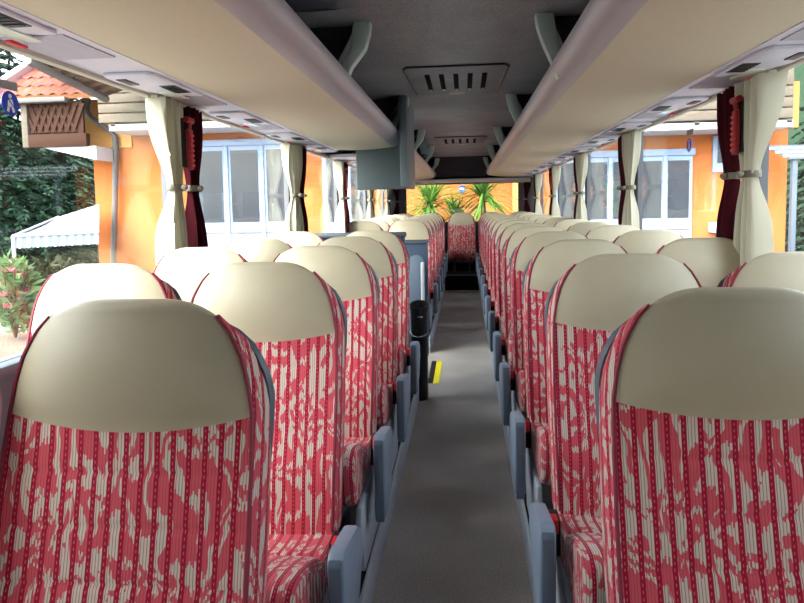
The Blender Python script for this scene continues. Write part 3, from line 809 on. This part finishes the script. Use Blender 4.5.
m = MB(); xa, xb = X(711), X(748); m.box(xa, xb, D-.07, D+.05, Z(725, 172), Z(725, 136)); w = part(m, 'window', M['frame'])
m = MB(); m.box(xa+.1, (xa+xb)/2-.05, D-.085, D-.06, Z(725, 163), Z(725, 138)); m.box((xa+xb)/2+.05, xb-.1, D-.085, D-.06, Z(725, 163), Z(725, 138)); part(m, 'window_pane', M['pane'], w)
m = MB(); m.box(X(708), X(752), D-.35, D, Z(725, 232), Z(725, 222), .02); part(m, 'ledge', M['white'])
m = MB(); m.box(X(512), X(523), D-.3, D, GZ, 1.45); part(m, 'sunlit_strip', M['orangetop'])  # sunlit strip of the wall, its brightness put into a lighter colour
# downpipe
def pp(px, py, Y=D-.18): return at(px, py, Y)
m = MB(); m.tube([pp(86, 103), pp(87, 112), pp(91, 118), pp(110, 131), pp(115, 137), pp(115.5, 146), pp(115, 200), pp(113, 275)], .075, 10); m.tube([pp(85, 99), pp(86, 106)], [.14, .09], 10); part(m, 'downpipe', M['gutter'])
m = MB(); m.box(X(-60), X(100), D-1.25, D-1.05, Z(50, 103, D-1.1), Z(50, 98, D-1.1), .02); part(m, 'gutter', M['gutter'])
sg = at(462, 189, D-.02)
m = MB(); m.prism([(sg.x+.08*math.cos(2*math.pi*i/16), sg.z+.10*math.sin(2*math.pi*i/16)) for i in range(16)], D-.03, D, 'y'); sgo = part(m, 'house_sign', M['bluesign'])
m = MB(); m.box(sg.x-.05, sg.x+.05, D-.04, D-.028, sg.z-.02, sg.z+.03); part(m, 'sign_mark', M['signwhite'], sgo)
# left wing: tiled roof, eave and timber balcony
lw = empty('timber_balcony', (X(60), D-1, Z(60, 145)), 'brown timber balcony with patterned boards hanging off the left end of orange building', 'balcony')
bo = Vector(lw.location)
z0, z1 = Z(60, 147, D-1), Z(60, 101, D-1); x0, x1 = X(31, D-1), X(88, D-1)
m = MB(); m.box(x0, x1, D-1.0, D-.92, z0+.3, z1); part(m, 'front_panel', M['wood'], lw)
for k in range(2):   # chevron boards
    for i in range(7):
        c = (x0+x1)/2+(.12 if k else -.12)*0; xx0 = x0+.15+i*.18 if not k else x1-.15-i*.18
        m = MB(); dx = .5 if not k else -.5
        m.prism([(xx0, z0+.36), (xx0+.09*(1 if not k else -1), z0+.36), (xx0+.09*(1 if not k else -1)+dx*.6, z1-.08), (xx0+dx*.6, z1-.08)], D-1.04 if not k else D-1.03, D-1.0, 'y')
        part(m, 'chevron_board', M['wood'], lw)
m = MB(); m.box(x0-.06, x0+.1, D-1.08, D-.9, z0, z1+.1, .01); part(m, 'corner_post', M['oldwood'], lw)
m = MB(); m.box(x0, x1+.1, D-1.07, D-.9, z0, z0+.32, .01); part(m, 'floor_beam', M['wood'], lw)
m = MB(); m.prism([(x0+.4, z0), (x1+.3, z0), (x1+.3, z0-.35)], D-1.0, D+1, 'y'); part(m, 'white_soffit', M['white'], lw)
hw = empty('roof_wing', (X(30), D+1, 3.0), 'low red tiled roof wing at the left end of the orange building', 'roof')
bo = Vector(hw.location)
m = MB(); tiled(m, X(2, D-1), X(130, D-1), D-1.1, Z(50, 97, D-1), D+3.4, Z(50, 97, D-1)+2.9, .30, 9); part(m, 'roof_tiles', M['tile'], hw)
m = MB(); m.prism([(D-1.1, Z(50, 98, D-1)-.05), (D+3.4, Z(50, 98, D-1)+2.8), (D+3.4, Z(50, 98, D-1)+2.9), (D-1.1, Z(50, 98, D-1)+.05)], X(2, D-1), X(130, D-1), 'x'); part(m, 'roof_deck', M['ruffwood'], hw)
m = MB(); m.prism([(D-1.2, Z(5, 97, D-1)-.1), (D+3.4, Z(5, 97, D-1)+2.85), (D+3.4, Z(5, 97, D-1)+3.1), (D-1.2, Z(5, 97, D-1)+.15)], X(-2, D-1)-.1, X(2, D-1)+.05, 'x'); part(m, 'verge_board', M['white'], hw)
ev = empty('sloping_eave', at(65, 78, 12), 'sloping brown eave with a grey gutter above the timber balcony', 'eave')
bo = Vector(ev.location)
a, b2 = at(27, 60, 11.5), at(106, 99, 14.5)
m = MB(); m.tube([a, b2], .09, 10); part(m, 'gutter', M['gutter'], ev)
dv = (b2-a); off = Vector((1.5, .3, .55)); nrm = dv.cross(off).normalized()
def slab(p, q, o, t, mb):
    vs = [p, q, q+o, p+o]; n = (q-p).cross(o).normalized()*t
    mb.add([v for v in vs]+[v+n for v in vs], [(0,1,2,3),(7,6,5,4),(0,4,5,1),(1,5,6,2),(2,6,7,3),(3,7,4,0)]); return mb
part(slab(a+Vector((0, 0, .12)), b2+Vector((0, 0, .12)), off, .06, MB()), 'eave_boards', M['ruffwood'], ev)
for i in range(7):
    p = a+dv*(i+.5)/7+Vector((0, 0, .06)); part(MB().tube([p, p+off], .07, 4), 'rafter', M['wood'], ev)
bo = Vector((0, 0, 0))

# awning
aw = empty('awning', (X(20, 15), 15, Z(20, 240, 15)), 'white striped awning stretched out left of the orange building', 'awning')
bo = Vector(aw.location)
pA, pB, pC, pD_ = at(13, 236, 13.0), at(99, 232, 14.0), at(99, 204, 15.6), at(58, 217, 15.6)
m = MB(); m.grid(lambda u, v: tuple((pA*(1-u)+pB*u)*(1-v)+(pD_*(1-u)+pC*u)*v-Vector((0, 0, .06*math.sin(math.pi*v)))), 12, 8)
m.grid(lambda u, v: tuple((pA*(1-u)+pB*u)*(1-v)+(pD_*(1-u)+pC*u)*v-Vector((0, 0, .03+.06*math.sin(math.pi*v)))), 12, 8); part(m, 'awning_cloth', M['awning'], aw)
m = MB(); m.grid(lambda u, v: tuple(pA*(1-u)+pB*u+Vector((0, -.03*v, -.26*v-.03*abs(math.sin(u*20*math.pi))*v))), 80, 2)
m.grid(lambda u, v: tuple(pA*(1-u)+pB*u+Vector((0, -.03*v+.015, -.26*v-.03*abs(math.sin(u*20*math.pi))*v))), 80, 2); part(m, 'valance', stripe_mat('valance_stripes', (180, 182, 186), (112, 124, 138), .14, 'X', .5), aw)
m = MB(); m.tube([pA, pB], .04, 8); part(m, 'front_bar', M['white'], aw)
m = MB(); m.tube([pA, pD_], .03, 8); m.tube([(pA.x, pA.y, GZ), pA], .04, 8); part(m, 'support_pole', M['white'], aw)
bo = Vector((0, 0, 0))

# wooded slopes behind the building
def slope(x0, x1, name):
    m = MB(); m.grid(lambda u, v: (x0+(x1-x0)*u, 30+14*v, GZ+v*17*(.75+.25*math.sin(u*7))+.6*math.sin(u*23+v*9)), 60, 16)
    o = structure(m.build(name, M['forest'], None, 180))
slope(-60, -12, 'hill_left'); slope(12, 60, 'hill_right')
def leaf(mb, p, d, l, w, nrm=None):
    d = Vector(d).normalized(); s = d.cross(Vector((random.uniform(-1, 1), random.uniform(-1, 1), random.uniform(-1, 1)))).normalized()*w
    p = Vector(p); mb.add([p-s*.4, p+s*.4, p+d*l*.5+s, p+d*l, p+d*l*.5-s], [(0, 1, 2, 3, 4)])
def spruce(x, y, h, r, label):
    root = empty('spruce_tree', (x, y, GZ), label, 'tree', 'dark spruces behind the awning')
    MB().tube([(0, 0, 0), (0, 0, h*.5), (0, 0, h)], [.22, .13, .02], 10).build('trunk', M['bark'], root)
    f = MB(); nb = 0
    z = .6
    while z < h-.2:
        rr = r*(1-z/h)**.8+.15; n = max(6, int(13*rr/r)+3); a0 = random.random()*6
        for k in range(n):
            a = a0+2*math.pi*k/n+random.uniform(-.15, .15); L = rr*random.uniform(.8, 1.1)
            ns = max(4, int(L/.16))
            for i in range(ns):
                t = (i+.6)/ns; pos = Vector((math.cos(a)*L*t, math.sin(a)*L*t, z-.38*L*t*t+.06*t))
                for sd in (-1, 1, 0):
                    da = a+sd*random.uniform(.6, 1.1); ll = .34*(1.15-.5*t)
                    leaf(f, pos, (math.cos(da), math.sin(da), -.35+random.uniform(-.25, .2)), ll*random.uniform(.8, 1.3), .06)
        z += .30
    f.build('foliage', M['needle'], root, 180)
spruce(X(8, 20), 20, 9.5, 2.9, 'tall dark spruce left of the orange building, standing farthest left')
spruce(X(62, 27), 27, 11, 3.2, 'tall dark spruce right behind the white striped awning')
spruce(X(-120, 23), 23, 10, 3.2, 'tall dark spruce at the very edge of the left window')
spruce(X(850, 24), 24, 10, 3.0, 'tall dark spruce beyond the right end of the orange building')
def shrub(name, x, y, z, rx, rz, n, mname, label, cat, lsz=.12, petals=0, pot=False, group=None):
    root = empty(name, (x, y, z), label, cat, group)
    f = MB(); st = MB()
    for i in range(n):
        while True:
            v = Vector((random.uniform(-1, 1), random.uniform(-1, 1), random.uniform(0, 1)))
            if v.x**2+v.y**2+(v.z*2-1)**2 < 1: break
        p = Vector((v.x*rx, v.y*rx, v.z*rz+.1)); leaf(f, p, (v.x+random.uniform(-.6, .6), v.y+random.uniform(-.6, .6), random.uniform(-.1, .9)), lsz*random.uniform(.7, 1.3), lsz*.24)
    for i in range(9):
        a = 2*math.pi*i/9; st.tube([(0, 0, 0), (.4*rx*math.cos(a), .4*rx*math.sin(a), rz*.5), (.75*rx*math.cos(a), .75*rx*math.sin(a), rz*.95)], [.016, .012, .005], 6)
    f.build('foliage', M[mname], root, 180); st.build('stems', M['bark'], root)
    if petals:
        b = MB()
        for i in range(petals):
            a = random.random()*6.28; c = Vector((rx*.9*math.cos(a)*random.uniform(.3, 1), rx*.9*math.sin(a)*random.uniform(.3, 1), rz*random.uniform(.45, 1.05)))
            for k in range(5): leaf(b, c, (math.cos(k*1.26), math.sin(k*1.26), .5), .09, .035)
        b.build('blossoms', M['petal'], root, 180)
    if pot:
        MB().lathe([(.14, -.4), (.2, -.02), (.23, -.02), (.23, .03), (.19, .03), (.17, 0)], (0, 0, 0), 20).build('pot', M['pot'], root)
pw = at(8, 300, 7.0)
tag(MB().box(pw.x-2.2, pw.x+1.6, 6.8, 7.6, GZ, -1.55, .03).build('planter_wall', M['oldwood']), 'grey brown planter wall below the flowering bush', 'planter')
shrub('oleander', pw.x-.05, 7.15, -1.52, .24, .9, 420, 'bush', 'pale green oleander with pink blossoms outside the nearest left window', 'shrub', .15, 26, False)
for i, px in enumerate((32, 52, 74)):
    q = at(px, 275, 8.4)
    shrub('garden_shrub', q.x, 8.4, GZ, .30, (1.62, 1.55, 1.86)[i], 330, 'bush', 'light green leafy shrub outside the left window, %s from the oleander' % ORD[i], 'shrub', .13, group='light green shrubs')
q = at(62, 262, 13)
shrub('olive_hedge', q.x, 12.6, GZ, 1.0, 1.7, 2400, 'hedge', 'broad olive green hedge growing under the striped awning', 'hedge', .16)

def yucca(x, y, z, n, l, label):
    root = empty('yucca_plant', (x, y, GZ), label, 'plant', 'yuccas behind the rear window')
    MB().tube([(0, 0, .5), (.02, 0, (z-GZ)*.6), (0, 0, z-GZ)], [.07, .055, .045], 10).build('stem', M['bark'], root)
    MB().lathe([(.2, 0), (.29, .5), (.33, .5), (.33, .56), (.28, .56), (.25, .5)], (0, 0, 0), 24).build('pot', M['pot'], root)
    f = MB()
    for i in range(n):
        a = random.random()*6.28; el = random.uniform(-.5, 1.35); L = l*random.uniform(.75, 1.15); w = .03
        h = Vector((math.cos(a), math.sin(a), 0)); s = Vector((-math.sin(a), math.cos(a), 0))
        base = Vector((0, 0, z-GZ-random.uniform(0, .3))); rows = []
        dr = random.uniform(.1, .55)
        for k in range(7):
            t = k/6; p = base+h*L*t*math.cos(el)+Vector((0, 0, L*(t*math.sin(el)-dr*t*t)))
            ww = w*(1-t)**.6*(.5+min(1, t*4)*.5)+.001
            rows.append([p-s*ww+Vector((0, 0, .006)), p, p+s*ww+Vector((0, 0, .006))])
        f.rows(rows)
    f.build('leaves', M['yucca'], root, 180)
c1 = at(430, 198, 14.0); c2 = at(483, 190, 14.0); c3 = at(455, 212, 14.6)
yucca(c1.x, 14.0, c1.z, 170, 1.1, 'bushy yucca behind the rear window, left of the middle seat')
yucca(c2.x, 14.0, c2.z, 170, 1.1, 'bushy yucca behind the rear window, right of the middle seat')
yucca(c3.x, 14.6, c3.z, 70, .8, 'low yucca behind the rear window, between the two taller ones')

# dark car beyond the right corner of the building
cp = at(812, 215, 13.5)
car = empty('parked_car', (cp.x+.95, 13.0, GZ), 'dark parked van beyond the orange corner in the right window', 'car')
m = MB(); side = [(-2.3, .35), (-2.35, .9), (-2.2, 1.3), (-1.5, 2.25), (-1.1, 2.4), (1.9, 2.4), (2.25, 2.2), (2.35, 1.2), (2.3, .35)]
m.prism([(p[0]*.45, p[1]*1.02) for p in side], -.95, .95, 'y', .06); m.build('car_body', M['car'], car)
m = MB(); m.prism([(-.93, 1.42), (-.66, 2.2), (.9, 2.2), (.95, 1.42)], -.965, -.94, 'y', .01); m.build('side_window', M['pane'], car)
for sx in (-.62, .62):
    for sy in (-.9, .9):
        w = MB(); n = 24
        w.prism([(sx+.34*math.cos(2*math.pi*i/n), .34+.34*math.sin(2*math.pi*i/n)) for i in range(n)], sy-.11, sy+.11, 'y', .03); wo = w.build('wheel', M['rubber'], car)
        h = MB(); h.prism([(sx+.19*math.cos(2*math.pi*i/n), .34+.19*math.sin(2*math.pi*i/n)) for i in range(n)], sy-.115, sy+.115, 'y', .01); h.build('hubcap', M['hub'], wo)
# slatted canopy and side house on the right
q = at(797, 152, 14.6)
root = empty('slatted_canopy', (q.x+.8, 14.6, q.z), 'dark and white slatted canopy above the parked van', 'canopy')
for i in range(7):
    MB().box(-1.2, 1.4, -.5+i*.17, -.41+i*.17, -.18+i*.055, -.13+i*.055).build('slat', M['white'] if i % 2 else M['shell'], root)
MB().box(-1.1, -1.0, -.45, -.35, GZ-q.z, -.15).build('post', M['shell'], root); MB().box(1.2, 1.3, -.45, -.35, GZ-q.z, -.15).build('post', M['shell'], root)

# ------------------------------------------------------------------ light
w = bpy.data.worlds.new('sky'); S.world = w; w.use_nodes = True
N = w.node_tree.nodes; L = w.node_tree.links; bg = N['Background']
sk = N.new('ShaderNodeTexSky'); sk.sky_type = 'NISHITA'; sk.sun_disc = False; sk.sun_elevation = R(48); sk.sun_rotation = R(215); sk.dust_density = 4; sk.air_density = 1.0; sk.ozone_density = 1
hs = N.new('ShaderNodeHueSaturation'); hs.inputs['Saturation'].default_value = .35
L.new(sk.outputs[0], hs.inputs['Color']); L.new(hs.outputs[0], bg.inputs[0]); bg.inputs[1].default_value = .55
sun = bpy.data.lights.new('sun', 'SUN'); sun.energy = .12; sun.angle = R(12); sun.color = (1, .97, .92)
so = bpy.data.objects.new('sun', sun); COL.objects.link(so)
so.rotation_euler = Vector((.50, .45, -.75)).to_track_quat('-Z', 'Y').to_euler()
S.cycles.diffuse_bounces = 7; S.cycles.max_bounces = 14; S.cycles.transparent_max_bounces = 24
S.cycles.caustics_reflective = False; S.cycles.caustics_refractive = False
vs = S.view_settings
S.display_settings.display_device = 'sRGB'; vs.view_transform = 'Standard'; vs.look = 'None'; vs.gamma = 1; vs.use_curve_mapping = False
vs.exposure = 1.72
